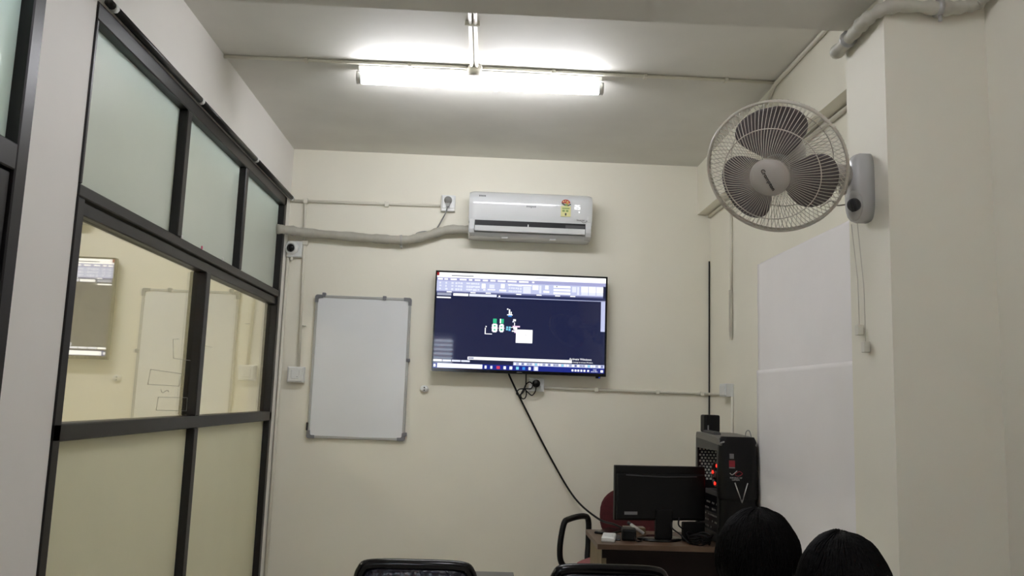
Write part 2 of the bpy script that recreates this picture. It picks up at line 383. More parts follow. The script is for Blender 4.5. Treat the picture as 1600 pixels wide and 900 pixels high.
# ------------------------------------------------------------------ back wall: conduits, sockets, camera
c = thing('wall_conduit', 'thin pale conduit running along the end wall to the air conditioner socket', 'conduit', (-.75, D, 2.75))
MB().tube([(L+.005, D-.01, 2.748), (-.31, D-.01, 2.757)], .0105, 8).build('pipe', 'pvc', c)
for x in (-1.19, -.66): MB().box(x-.013, x+.013, D-.026, D, 2.733, 2.768, .003).build('clip', 'pvc', c)
c = thing('wall_conduit', 'thin pale conduit dropping down the end wall to the switch box', 'conduit', (-1.18, D, 1.66))
MB().tube([(-1.193, D-.01, 2.735), (-1.182, D-.01, 2.45), (-1.166, D-.01, 1.665)], .0095, 8).build('pipe', 'pvc', c)
MB().tube([(-1.16, D-.012, 1.93), (-1.135, D-.012, 1.93)], .004, 6).build('clip', 'pvc_grey', c)
MB().box(-1.196, -1.158, D-.028, D, 2.455, 2.485, .004).build('coupler', 'pvc', c)
MB().tube([(L+.014, D-.012, 2.37), (L+.014, D-.012, FZ)], .01, 8).build('corner_conduit', 'pvc', None, 'pale conduit in the wall corner below the security camera', 'conduit')
sc = thing('security_camera', 'small white security camera with a round black lens, in the corner by the partition', 'camera', (-1.24, D, 2.37))
MB().box(-1.288, -1.19, D-.035, D, 2.372, 2.478, .006).build('back_box', 'white_plastic', sc)
MS = Matrix.Translation((-1.252, D-.035, 2.43)) @ Matrix.Rotation(math.radians(100), 4, 'X') @ Matrix.Rotation(math.radians(-8), 4, 'Y')
MB().lathe([(.042, -.004), (.043, .012), (.036, .03), (.029, .036), (.027, .03), (0, .03)], 28, MS).build('housing_ring', 'white_plastic', sc)
MB().lathe([(.0265, .029), (.021, .039), (.01, .043), (0, .0435)], 24, MS).build('lens', 'black_gloss', sc)
MB().tube([(-1.255, D-.02, 2.374), (-1.255, D-.02, 2.35)], .01, 8).build('cable_gland', 'pvc', sc)
sw = thing('switch_box', 'white square switch box on the end wall left of the whiteboard', 'switch', (-1.173, D, 1.566))
MB().box(-1.226, -1.121, D-.045, D, 1.566, 1.665, .004).build('box', 'white_plastic', sw)
fp = MB().box(-1.219, -1.128, D-.05, D-.044, 1.573, 1.659, .003).build('face_plate', 'white_plastic', sw)
MB().box(-1.2, -1.149, D-.055, D-.049, 1.588, 1.645, .002).build('rocker', 'ac_flap', fp)
MB().box(-1.165, -1.158, D-.0556, D-.0548, 1.6, 1.603).build('mark', 'ink_grey', fp)
sk = thing('power_socket', 'white square wall socket left of the air conditioner', 'socket', (-.256, D, 2.717))
MB().box(-.302, -.21, D-.035, D, 2.717, 2.825, .004).build('box', 'white_plastic', sk)
MB().box(-.295, -.217, D-.041, D-.034, 2.735, 2.815, .003).build('face_plate', 'white_plastic', sk)
pg = thing('power_plug', 'grey plug in the socket beside the air conditioner, with its cord', 'plug', (-.258, D-.06, 2.74))
MB().lathe([(0, -.012), (.016, -.012), (.025, -.005), (.026, .012), (.02, .026), (0, .03)], 18, Matrix.Translation((-.257, D-.05, 2.785)) @ Matrix.Rotation(math.pi/2, 4, 'X')).prism([(-.276, 2.778), (-.238, 2.778), (-.249, 2.74), (-.265, 2.74)], D-.07, D-.045, 'y').build('plug_body', 'plug_grey', pg)
MB().tube(bez([(-.257, D-.058, 2.745), (-.275, D-.045, 2.69), (-.33, D-.03, 2.585), (-.35, D-.03, 2.568), (-.40, D-.03, 2.575), (-.45, D-.03, 2.562), (-.47, D-.025, 2.54)], 6), .0045, 6).build('cord', 'plug_grey', pg)
s2 = thing('small_socket', 'tiny white two-pin socket on the wall between whiteboard and screen', 'socket', (-.357, D, 1.53))
MB().lathe([(0, 0), (.027, 0), (.027, .014), (.022, .02), (0, .02)], 20, Matrix.Translation((-.357, D-.0, 1.554)) @ Matrix.Rotation(math.pi/2, 4, 'X') @ Matrix.Diagonal((1, .8, 1, 1))).build('body', 'white_plastic', s2)
for z in (1.561, 1.545): MB().sphere((-.357, D-.021, z), (.005, .002, .004), 8, 6).build('pin_hole', 'ink_dark', s2)
# insulated pipe of the air conditioner
ip = thing('insulated_pipe', 'thick grey wrapped pipe on the end wall leading to the air conditioner', 'pipe', (-.7, D, 2.52))
pts = bez([(-1.325, 5.17, 2.522), (-1.25, 5.24, 2.53), (-1.15, 5.29, 2.528), (-.83, 5.3, 2.515), (-.62, 5.3, 2.508), (-.5, 5.3, 2.512), (-.36, 5.3, 2.552), (-.25, 5.3, 2.588), (-.1, 5.29, 2.592)], 8)
MB().tube(pts, [.0295+.0025*math.sin(i*.9)+.0015*math.sin(i*2.3) for i in range(len(pts))], 14).build('lagging', 'lagging', ip)
MB().tube([(-.555, 5.3, 2.508), (-.543, 5.3, 2.5085)], .0335, 14).build('strap', 'grey_aluminium', ip)
MB().box(-.556, -.542, D-.045, D-.005, 2.46, 2.475, .002).build('strap_screw', 'grey_aluminium', ip)

# ------------------------------------------------------------------ air conditioner
AX0, AX1 = -.114, .676
ac = thing('air_conditioner', 'white split air conditioner mounted on the end wall above the screen', 'air conditioner', (.28, D, 2.53))
prof = [(D, 2.828), (5.24, 2.832), (5.185, 2.824), (5.158, 2.806), (5.144, 2.785), (5.139, 2.768), (5.1395, 2.735), (5.1415, 2.69), (5.145, 2.63), (5.15, 2.617), (5.19, 2.612), (5.21, 2.575), (5.17, 2.556), (5.185, 2.543), (5.24, 2.53), (D, 2.535)]
NA = 40
def ac_sec(i):
    t = i/NA; e = min(t, 1-t)*NA; k = 1-.010*max(0, 1-e/1.0)
    return k
b = MB(); V = []; n = len(prof)
for i in range(NA+1):
    x = AX0+(AX1-AX0)*i/NA; e = min(i, NA-i); ins = {0: .012, 1: .003}.get(e, 0)
    for (y, z) in prof:
        yy = min(D, y+ins) if y < D else y; zz = z+(ins if z < 2.68 else -ins)*(.5)
        V.append((x, yy, zz))
F = [(i*n+j, i*n+(j+1) % n, (i+1)*n+(j+1) % n, (i+1)*n+j) for i in range(NA) for j in range(n)]+[tuple(range(n))[::-1], tuple(range(NA*n, NA*n+n))]
b._new(V, F); body = b.build('body', 'ac_plastic', ac)
for f in body.data.polygons: f.use_smooth = True
md = body.modifiers.new('edge', 'EDGE_SPLIT'); md.split_angle = math.radians(38)
MB().box(-.074, .632, 5.1425, 5.152, 2.584, 2.629).build('vent', 'near_black', ac, label='dark air outlet slot')
MB().prism([(5.134, 2.591), (5.138, 2.594), (5.152, 2.566), (5.15, 2.558), (5.142, 2.561)], -.073, .63, 'x').build('flap', 'ac_flap', ac)
for a_, b_ in ((AX0+.006, -.075), (.633, AX1-.006)):
    MB().prism([(D-.01, 2.64), (5.1452, 2.64), (5.1452, 2.6), (5.149, 2.572), (5.165, 2.55), (5.2, 2.536), (D-.01, 2.536)], a_, b_, 'x').build('end_cheek', 'ac_plastic', ac, bevel=.003)
MB().box(.263, .269, 5.138, 5.15, 2.586, 2.61).build('vane', 'ac_flap', ac)
MB().box(.505, .628, 5.1405, 5.149, 2.597, 2.616).build('vane_panel', 'dark_grey', ac)
for x in (.12, .43): MB().box(x-.02, x+.02, 5.2, 5.23, 2.528, 2.536, .002).build('latch', 'ac_flap', ac)
AF = lambda x, z, y=5.1385: Matrix.Translation((x, y, z)) @ FRONT
mk = MB()
for k in range(7): mk.box(.252+k*.009, .2575+k*.009, 5.1378, 5.1385, 2.722 if k != 3 else 2.718, 2.733)
mk.build('maker_mark', 'ink_grey', ac, kind='stuff')
mk = MB()
for k in range(5): mk.box(-.052+k*.009, -.047+k*.009, 5.1415, 5.145, 2.782, 2.791)
mk.build('series_mark', 'ink_dark', ac, kind='stuff')
text('inverter_mark', 'Inverter', .016, 'ink_dark', ac, AF(.575, 2.652), local=False)
MB().tube(bez([(.605, 5.138, 2.644), (.62, 5.138, 2.636), (.64, 5.138, 2.645), (.638, 5.138, 2.652)], 5), .0012, 4).build('inverter_swoosh', 'ink_dark', ac)
stk = MB().box(.472, .535, 5.1365, 5.142, 2.672, 2.74).build('energy_label', 'sticker_yellow', ac)
MB().prism([(.503+.028*math.cos(q), 2.762+.022*math.sin(q)) for q in [math.pi*k/12 for k in range(13)]]+[(.475, 2.758), (.531, 2.758)], 5.139, 5.146, 'y').build('rating_fan', 'label_red', stk)
MB().prism([(.505, 2.768), (.522, 2.772), (.52, 2.745), (.5, 2.742)], 5.1385, 5.1395, 'y').build('rating_block', 'label_orange', stk)
MB().prism([(.495, 2.755), (.515, 2.755), (.515, 2.738), (.498, 2.738)], 5.1375, 5.1385, 'y').build('rating_leaf', 'sticker_green', stk)
MB().prism([(.476, 2.754), (.495, 2.742), (.5, 2.748), (.48, 2.765)], 5.137, 5.138, 'y').prism([(.513, 2.746), (.534, 2.757), (.536, 2.75), (.516, 2.739)], 5.137, 5.138, 'y').build('rating_points', 'sticker_dark', stk)
for q in (.488, .501, .514): MB().sphere((q, 5.1385, 2.77+(.004 if q == .501 else 0)), (.004, .0015, .004), 8, 6).build('star', 'sticker_yellow', stk)
MB().box(.48, .527, 5.1358, 5.1364, 2.721, 2.729).box(.481, .498, 5.1358, 5.1364, 2.702, 2.715).box(.504, .52, 5.1358, 5.1364, 2.702, 2.715).build('label_print', 'sticker_green', stk)
MB().box(.498, .508, 5.1356, 5.1362, 2.678, 2.694).build('label_mark', 'sticker_dark', stk)
def seg7(dig, x, z, s, parent, y=5.1375):
    on = {'2': 'abged', '5': 'afgcd'}[dig]; w_, h_ = s*.55, s; t = s*.13
    S = {'a': (0, w_, h_-t, h_), 'd': (0, w_, 0, t), 'g': (0, w_, h_/2-t/2, h_/2+t/2), 'f': (0, t, h_/2, h_), 'b': (w_-t, w_, h_/2, h_), 'e': (0, t, 0, h_/2), 'c': (w_-t, w_, 0, h_/2)}
    mb = MB()
    for k in on: a, b_, c_, d_ = S[k]; mb.box(x+a, x+b_, y, y+.002, z+c_, z+d_)
    mb.build('display_digit', 'led_white', parent)
seg7('2', .56, 2.722, .028, ac); seg7('5', .58, 2.722, .028, ac)
MB().sphere((.589, 5.139, 2.704), (.004, .0015, .004), 8, 6).build('status_light', 'led_white', ac)

# ------------------------------------------------------------------ television
TX0, TX1, TZ0, TZ1, TF = -.313, .799, 1.667, 2.312, 5.262
tv = thing('television', 'wall mounted flat television showing a computer drawing program', 'television', (.243, D, TZ0))
MB().box(TX0, TX1, TF+.006, TF+.04, TZ0, TZ1, .004).box(TX0+.12, TX1-.12, TF+.04, TF+.07, TZ0+.06, TZ1-.12, .01).build('body', 'black_plastic', tv)
MB().box(.05, .44, TF+.07, D, 1.85, 2.15).build('wall_bracket', 'dark_grey', tv)
SX0, SX1, SZ0, SZ1 = TX0+.009, TX1-.011, TZ0+.02, TZ1-.011
bz = MB()
bz.box(TX0, SX0, TF, TF+.008, TZ0, TZ1).box(SX1, TX1, TF, TF+.008, TZ0, TZ1).box(SX0, SX1, TF, TF+.008, SZ1, TZ1).box(SX0, SX1, TF, TF+.008, TZ0, SZ0)
bz.build('bezel', 'black_gloss', tv)
scr = MB().box(SX0, SX1, TF+.004, TF+.007, SZ0, SZ1).build('screen', 'px_navy', tv, label='glossy dark drawing window')
mk = MB()
for k in range(6): mk.box(.228+k*.006, .232+k*.006, TF-.0006, TF+.001, TZ0+.006, TZ0+.012)
mk.build('badge', 'mid_grey', tv, kind='stuff')
MB().box(.735, .765, TF+.008, TF+.022, TZ0-.012, TZ0+.002, .003).build('sensor_foot', 'near_black', tv)
MB().sphere((.757, TF+.008, TZ0-.006), .0025, 8, 6).build('standby_light', 'led_blue', tv)
LAY = {}
def px(material, u0, v0, u1, v1, lay=1):
    LAY.setdefault(material, []).append((u0, v0, u1, v1, lay))
px('px_white', 0, 0, 1, .052); px('px_dkred', 0, 0, .013, .034, 2); px('px_ink', .085, .026, .215, .034, 2); px('px_grey', .58, .018, .69, .023, 2)
px('px_purple', 0, .052, 1, .088)
for a, b in ((.006, .034), (.044, .064), (.08, .116), (.134, .174), (.188, .208), (.222, .255), (.27, .3), (.315, .345), (.358, .405), (.416, .47), (.484, .54), (.562, .575)): px('px_white', a, .062, b, .078, 2)
px('px_lav', 0, .088, .985, .2)
random.seed(3)
for a, b, c_ in ((.005, .075, 2), (.08, .1, 1), (.105, .15, 3), (.17, .25, 6), (.42, .5, 6)):
    for k in range(c_*3):
        x = a+(b-a)*((k % c_)+.3)/c_; y = .1+.032*(k//c_); px('px_pale', x, y, x+.008+.006*random.random(), y+.014+.008*random.random(), 2)
px('px_white', .265, .105, .287, .155, 2); px('px_white', .275, .165, .287, .175, 2); px('px_pale', .31, .11, .34, .15, 2); px('px_white', .3, .16, .345, .17, 2)
px('px_white', .378, .1, .4, .145, 2); px('px_white', .37, .16, .41, .178, 2); px('px_white', .42, .1, .56, .112, 2); px('px_pale', .51, .118, .555, .19, 2)
px('px_white', .565, .1, .6, .15, 2); px('px_pale', .605, .1, .618, .185, 2); px('px_white', .64, .1, .66, .14, 2); px('px_white', .63, .155, .665, .175, 2)
for k in range(3): px('px_white', .69, .098+.034*k, .79, .118+.034*k, 2)
px('px_ink', .706, .1, .712, .112, 3); px('px_pale', .8, .1, .825, .16, 2); px('px_pale', .83, .1, .842, .185, 2)
for k in range(3): px('px_white', .855+.045*k, .096, .895+.045*k, .155, 2); px('px_pale', .855+.045*k, .155, .895+.045*k, .185, 2)
px('px_strip', 0, .196, .985, .212, 2)
for a in (.06, .2, .29, .47, .59, .7, .79): px('px_white', a, .199, a+.03, .209, 3)
px('px_mid', 0, .212, 1, .246)
px('px_grey', .005, .216, .088, .242, 2); px('px_white', .1, .216, .188, .242, 2); px('px_pale', .194, .216, .355, .242, 2); px('px_white', .366, .224, .376, .238, 2)
px('px_lav', .36, .242, 1, .248, 2); px('px_white', .004, .257, .086, .271)
px('px_lav', .974, .25, .999, .565)
px('px_green', .339, .468, .361, .515); px('px_green', .379, .468, .402, .515); px('px_white', .379, .468, .386, .515, 2)
px('px_white', .334, .528, .366, .6); px('px_white', .339, .52, .361, .61); px('px_pink', .33, .562, .37, .568); px('px_green', .344, .535, .356, .55, 2); px('px_ink', .344, .56, .354, .565, 2); px('px_green', .344, .577, .356, .592, 2)
px('px_white', .377, .532, .404, .597); px('px_white', .382, .522, .4, .607); px('px_pink', .373, .562, .409, .568); px('px_green', .384, .543, .395, .555, 2); px('px_green', .384, .572, .396, .59, 2)
px('px_white', .293, .566, .298, .633); px('px_white', .293, .626, .336, .633); px('px_white', .297, .548, .303, .56)
px('px_white', .419, .357, .427, .37); px('px_white', .43, .365, .438, .42); px('px_white', .441, .39, .447, .42); px('px_white', .42, .418, .453, .427); px('px_sky', .427, .43, .448, .443)
for a, b in ((.418, .545), (.433, .545), (.417, .567), (.432, .567)): px('px_cyan', a, b, a+.011, b+.018)
px('px_sky', .43, .585, .445, .592); px('px_white', .445, .55, .46, .556)
px('px_white', .457, .467, .473, .488); px('px_pale', .453, .488, .462, .5); px('px_white', .464, .5, .468, .535)
px('px_pink', .455, .535, .498, .55); px('px_white', .46, .55, .482, .575); px('px_white', .452, .585, .476, .598); px('px_pink', .466, .575, .476, .61)
px('px_white', .476, .573, .573, .712, 2); px('px_ink', .531, .626, .535, .631, 3)
px('px_white', .199, .873, .808, .903); px('px_grey', .203, .878, .235, .898, 2)
for k in range(4): px('px_white' if k == 0 else 'px_pale', .0+.054*k, .911, .05+.054*k, .93)
px('px_lav', .466, .913, 1, .947)
for k in range(34):
    x = .47+.0155*k; px(('px_white', 'px_grey', 'px_strip', 'px_cyan')[(0, 1, 0, 2, 0, 1, 1, 0, 3, 0)[k % 10]], x, .919, x+.01, .941, 2)
px('px_blue', 0, .947, 1, 1)
px('px_white', .003, .96, .014, .986, 2); px('px_white', .025, .951, .286, .994, 2)
for a, b, m_ in ((.3, .311, 'px_white'), (.333, .345, 'px_pale'), (.369, .389, 'px_red'), (.41, .424, 'px_white'), (.445, .461, 'px_white'), (.483, .499, 'px_cyan'), (.52, .536, 'px_sky'), (.556, .569, 'px_white')): px(m_, a, .96, b, .99, 2)
px('px_lav', .586, .95, .613, .996, 2); px('px_white', .593, .958, .607, .99, 3)
for a in (.808, .826, .842, .86, .878, .9): px('px_white', a, .968, a+.011, .988, 2)
px('px_white', .978, .966, .993, .99, 2)
for m_, rs in LAY.items():
    mb = MB()
    for u0, v0, u1, v1, lay in rs:
        x0 = SX0+(SX1-SX0)*u0; x1 = SX0+(SX1-SX0)*u1; z1 = SZ1-(SZ1-SZ0)*v0; z0 = SZ1-(SZ1-SZ0)*v1; y = TF+.004-.0006*lay
        mb._new([(x0, y, z0), (x1, y, z0), (x1, y, z1), (x0, y, z1)], [(0, 1, 2, 3)])
    mb.build('screen_picture', m_, scr, kind='stuff')
def scr_text(body, u, v, size, m_='px_white'):
    text('screen_text', body, size, m_, scr, Matrix.Translation((SX0+(SX1-SX0)*u, TF+.0005, SZ1-(SZ1-SZ0)*v)) @ FRONT, .0002, local=False).data.transform(Matrix.Identity(4))
# screen objects sit in the television's frame, so shift text by the thing's own location
_t = text
def scr_text(body, u, v, size, m_='px_white'):
    o = _t('screen_text', body, size, m_, scr, Matrix.Translation((SX0+(SX1-SX0)*u-tv.location.x, TF+.0005-tv.location.y, SZ1-(SZ1-SZ0)*v-tv.location.z)) @ FRONT, .0002)
scr_text('Activate Windows', .793, .862, .019); scr_text('Go to Settings to activate Windows.', .79, .893, .0105)
scr_text('15:02', .932, .967, .011); scr_text('10-04-2023', .92, .985, .0095); scr_text('Y', .295, .555, .012)

# socket and leads below the screen
s3 = thing('power_socket', 'white wall socket directly under the television', 'socket', (.36, D, 1.56))
MB().box(.311, .41, D-.032, D, 1.56, 1.645, .004).build('box', 'white_plastic', s3)
MB().box(.333, .372, D-.037, D-.031, 1.595, 1.633, .003).build('outlet', 'ac_flap', s3)
MB().box(.383, .403, D-.037, D-.031, 1.57, 1.6, .002).build('switch', 'ac_flap', s3)
p3 = thing('power_plug', 'black plug and looped lead in the socket under the television', 'plug', (.355, D-.06, 1.58))
MB().lathe([(0, -.015), (.02, -.015), (.025, -.005), (.025, .015), (.018, .025), (0, .027)], 20, Matrix.Translation((.357, D-.055, 1.61)) @ Matrix.Rotation(math.pi/2, 4, 'X')).build('plug_body', 'black_plastic', p3)
yb = D-.03
lead = bez([(.357, D-.06, 1.59), (.353, yb-.02, 1.56), (.335, yb, 1.535), (.31, yb, 1.55), (.285, yb, 1.58), (.3, yb, 1.61), (.318, yb-.02, 1.618), (.335, yb-.02, 1.6), (.325, yb-.01, 1.578), (.29, yb, 1.575), (.25, yb, 1.57), (.235, yb, 1.545), (.25, yb, 1.532), (.275, yb, 1.55), (.29, yb, 1.58)], 6)
MB().tube(lead, .0038, 6).build('lead_loop', 'near_black', p3)
MB().tube(bez([(.288, yb, 1.58), (.298, yb, 1.545), (.29, yb, 1.516), (.272, yb, 1.512), (.262, yb, 1.535), (.28, yb, 1.575), (.292, yb, 1.6), (.29, D-.05, 1.69)], 6), .0038, 6).build('lead', 'near_black', p3)
MB().tube(bez([(.176, 5.29, 1.69), (.19, D-.03, 1.645), (.291, D-.02, 1.455), (.464, D-.02, 1.146), (.62, D-.05, .905), (.735, 5.05, .815), (.80, 4.85, .812), (.85, 4.775, .797)], 10), .0062, 8).build('video_cable', 'near_black', None, 'long black cable sagging from the television down to the desk', 'cable')
c = thing('wall_conduit', 'thin pale conduit on the end wall running right from under the television', 'conduit', (.95, D, 1.58))
MB().tube([(.41, D-.009, 1.587), (R-.012, D-.009, 1.581), (R-.009, D-.02, 1.581), (R-.009, 4.99, 1.58)], .009, 8).build('pipe', 'pvc', c)
for x in (.75, 1.15, 1.44): MB().box(x-.012, x+.012, D-.022, D, 1.57, 1.597, .003).build('clip', 'pvc', c)
MB().box(R-.045, R, 4.845, 4.985, 1.562, 1.64, .004).box(R-.05, R-.044, 4.86, 4.97, 1.572, 1.63, .002).build('junction_box', 'white_plastic', None, 'small white box on the right wall at the end of the conduit', 'junction box')
MB().tube([(R-.009, 4.86, 2.75), (R-.009, 4.86, 2.19)], .008, 8).build('wall_conduit', 'pvc', None, 'upper thin conduit hanging down the right wall beside the corner', 'conduit')
MB().prism([(4.85, 1.93), (4.858, 1.9), (4.872, 1.95), (4.872, 2.2), (4.852, 2.2)], R-.02, R-.006, 'x').build('broken_casing', 'pvc_grey', None, 'loose broken end of cable casing on the right wall', 'casing')
MB().tube([(R-.009, 4.85, 1.565), (R-.009, 4.85, FZ)], .008, 8).build('wall_conduit', 'pvc', None, 'thin conduit dropping from the small box down the right wall', 'conduit')
MB().tube([(R-.008, D-.008, 2.456), (R-.007, D-.008, FZ+.02)], .0045, 6).build('corner_cable', 'near_black', None, 'thin black cable running down the right corner of the end wall', 'cable')

# ------------------------------------------------------------------ whiteboard
BX0, BX1, BZ0, BZ1 = -1.083, -.467, 1.221, 2.132
wb = thing('whiteboard', 'blank upright whiteboard in an aluminium frame on the end wall', 'whiteboard', (-.775, D, BZ0))
MB().box(BX0+.01, BX1-.01, D-.016, D-.002, BZ0+.01, BZ1-.01).build('writing_surface', 'board_surface', wb)
for a, b, c_, d_ in ((BX0, BX0+.016, BZ0, BZ1), (BX1-.016, BX1, BZ0, BZ1), (BX0, BX1, BZ1-.016, BZ1), (BX0, BX1, BZ0, BZ0+.016)):
    MB().box(a, b, D-.022, D-.001, c_, d_, .003).build('frame_bar', 'grey_aluminium', wb)
for sx, x in ((1, BX0), (-1, BX1)):
    for sz, z in ((1, BZ0), (-1, BZ1)):
        pts = [(0, .012), (.004, .004), (.012, 0), (.05, 0), (.05, .02), (.027, .021), (.021, .027), (.02, .05), (0, .05)]
        MB().prism([(x+sx*(p-.002), z+sz*(q-.002)) for p, q in pts], D-.027, D-.001, 'y').build('corner_cap', 'mid_grey', wb)
for x, z in ((-1.03, BZ1+.004), (-.64, BZ1-.004)): MB().box(x-.011, x+.011, D-.03, D-.001, z-.014, z+.012, .003).build('clip', 'mid_grey', wb)
for x, z in ((BX1-.002, 1.731), (BX1+.002, 1.262)): MB().box(x-.013, x+.011, D-.03, D-.001, z-.011, z+.011, .003).build('clip', 'mid_grey', wb)
MB().box(BX0-.006, BX0+.006, D-.032, D-.018, 1.268, 1.318, .003).build('pen_clip', 'ink_dark', wb)

# ------------------------------------------------------------------ paper sheeting on the right wall
def paper(y0, y1, z0, z1, seed, dx, label):
    def fn(u, v):
        y = y0+(y1-y0)*u; z = z0+(z1-z0)*v
        d = .006*noise.noise((y*2.3, z*5, seed))+.006*noise.noise((y*1.2, z*11, seed+4))*(1-v if seed > 5 else v*.3+.3)
        return (R-.012-dx-abs(d)*.9, y, z)
    MB().grid(fn, 40, 50, thick=(.0012, 0, 0)).build('paper_sheet', 'paper', None, label, 'paper', 'sheets papering the right wall')
paper(2.75, 4.376, 1.67, 2.275, 2, 0, 'upper large white paper sheet fixed to the right wall')
paper(2.75, 4.376, .62, 1.7, 9, .007, 'lower large white paper sheet on the right wall beside the computer tower')

# ------------------------------------------------------------------ wall fan
fan = thing('wall_fan', 'white oscillating wall fan with grey blades mounted on the pillar', 'fan', (PX, 2.47, 2.08))
ax = Vector((-.468, -.680, -.564)).normalized(); ey = (Vector((0, 0, 1))-ax*ax.z).normalized(); ex = ey.cross(ax)
FC = Vector((.845, 2.33, 2.203)); RR = .2
MF = Matrix((ex, ey, ax)).transposed().to_4x4(); MF.translation = FC
def zf(r): return .080*(1-max(0, (r-.05)/(RR-.05))**2.3)
def zr(r): return -.105+.1*max(0, (r-.07)/(RR-.07))**2.6
circ = lambda r, z, n=64: [MF @ Vector((r*math.cos(2*math.pi*k/n), r*math.sin(2*math.pi*k/n), z)) for k in range(n)]
MB().tube(circ(RR, 0, 72), .0048, 8, closed=True).build('rim', 'fan_wire', fan)
MB().tube(circ(RR-.001, -.012, 72), .0032, 6, closed=True).build('rear_rim', 'fan_wire', fan)
mb = MB(); NW = 96
for k in range(NW):
    a = 2*math.pi*k/NW; P = []
    for i in range(9):
        r = .05+(RR-.05)*i/8; q = a+.16*(1-i/8)**1.5; P.append(MF @ Vector((r*math.cos(q), r*math.sin(q), zf(r))))
    mb.tube(P, .0010, 4, caps=False)
mb.build('front_grille_wires', 'fan_wire', fan, kind='stuff')
MB().tube(circ(.138, zf(.138)+.001), .0016, 6, closed=True).build('grille_ring', 'fan_wire', fan)
mb = MB()
for k in range(84):
    a = 2*math.pi*(k+.3)/84; P = []
    for i in range(9):
        r = .07+(RR+.006-.07)*i/8; q = a-.12*(i/8); P.append(MF @ Vector((r*math.cos(q), r*math.sin(q), min(-.012, zr(r)) if i < 8 else -.004)))
    mb.tube(P, .0010, 4, caps=False)
mb.build('rear_grille_wires', 'fan_wire', fan, kind='stuff')
MB().tube(circ(.15, zr(.15)), .0016, 6, closed=True).build('grille_ring', 'fan_wire', fan)
cap = MB().lathe([(0, .099), (.03, .097), (.048, .091), (.056, .082), (.057, .074), (.053, .07), (0, .07)], 40, MF).build('hub_cap', 'fan_white', fan)
MT = Matrix.Translation(-fan.location) @ MF @ Matrix.Translation((0, 0, .0995)) @ Matrix.Rotation(math.radians(-70), 4, 'Z')
text('maker_name', 'Crompton', .0165, 'ink_dark', cap, MT, .0006, align='CENTER')
for kb in range(3):
    base = math.radians(84+120*kb)
    def bl(u, v):
        t = v; r = .03+.148*t
        hw = .10*(math.sin(math.pi*min(1, .12+.80*t**.95))**.62) if t < .985 else .02
        hw = .098*math.sqrt(max(0.0, 1-((t-.56)/.455)**2)) if t > .56 else .098*(.32+.68*math.sin(math.pi/2*t/.56))
        s = (2*u-1)*hw; q = base+.10*math.sin(t*2)
        c0 = Vector((math.cos(q), math.sin(q), 0)); c1 = Vector((-math.sin(q), math.cos(q), 0))
        p = c0*r+c1*s; p.z = -.015+s*.28-.1*s*s
        return MF @ p
    MB().grid(bl, 12, 16, thick=tuple(-ax*.0022)).build('blade', 'fan_blade', fan)
MB().lathe([(0, .03), (.036, .03), (.04, .02), (.04, -.035), (0, -.035)], 28, MF).build('blade_hub', 'fan_blade', fan)
mot = MB().lathe([(0, -.075), (.045, -.075), (.058, -.09), (.06, -.15), (.05, -.185), (.025, -.2), (0, -.202)], 28, MF).build('motor_housing', 'fan_white', fan)
pm = MF @ Vector((0, 0, -.15))
MB().tube([pm+Vector((0, 0, -.02)), pm+Vector((.06, .0, -.045)), (1.06, 2.47, 2.235), (1.14, 2.46, 2.225)], [.03, .032, .034, .036], 16).build('arm', 'fan_white', fan)
MB().tube([(1.06, 2.47, 2.22), (1.06, 2.47, 2.18)], .027, 14).build('swivel_joint', 'fan_white', fan)
MB().tube([(1.09, 2.42, 2.185), (1.08, 2.41, 2.16)], .012, 10).build('tilt_screw', 'fan_white', fan)
V = []; secs = ((0, .048, .108), (.03, .048, .108), (.043, .046, .104), (.052, .041, .096), (.058, .032, .085), (.06, .02, .07)); n = 32
for d_, hy, hz in secs:
    for j in range(n):
        q = 2*math.pi*j/n; V.append((PX-d_, 2.456+hy*math.copysign(abs(math.cos(q))**.55, math.cos(q)), 2.188+hz*math.copysign(abs(math.sin(q))**.6, math.sin(q))))
F = [(i*n+j, i*n+(j+1) % n, (i+1)*n+(j+1) % n, (i+1)*n+j) for i in range(len(secs)-1) for j in range(n)]+[tuple(range(n))[::-1], tuple(range((len(secs)-1)*n, len(secs)*n))]
bb = MB(); bb._new(V, F, True); wbk = bb.build('wall_bracket', 'fan_body', fan)
MB().sphere((PX-.05, 2.44, 2.13), (.024, .036, .05), 18, 12).build('control_housing', 'fan_body', fan)
kn = Matrix.Translation((PX-.062, 2.41, 2.125)) @ Matrix((( .55, -.35, -.76, 0), (-.83, -.3, -.47, 0), (-.06, .89, -.45, 0), (0, 0, 0, 1)))
MB().lathe([(.02, 0), (.02, .012), (.017, .016), (0, .016)], 20, kn).box(-.004, .004, -.018, .018, .014, .022, .002, M=kn).build('speed_knob', 'dark_grey', fan)
MB().tube(bez([(1.1, 2.44, 2.13), (1.07, 2.43, 2.125), (1.04, 2.4, 2.13), (.99, 2.36, 2.10)], 5), .0022, 6).build('motor_lead', 'fan_white', fan)
for y, z0, z1, nm in ((2.507, 2.085, 1.735, 'nearer'), (2.467, 2.085, 1.68, '')):
    pc = MB().tube([(PX-.03, y, z0), (PX-.014, y, (z0+z1)/2), (PX-.012, y, z1+.03)], .0011, 5).build('pull_cord', 'fan_wire', fan)
    MB().box(PX-.022, PX-.004, y-.012, y+.012, z1, z1+.032, .002).build('cord_weight', 'pvc', pc)

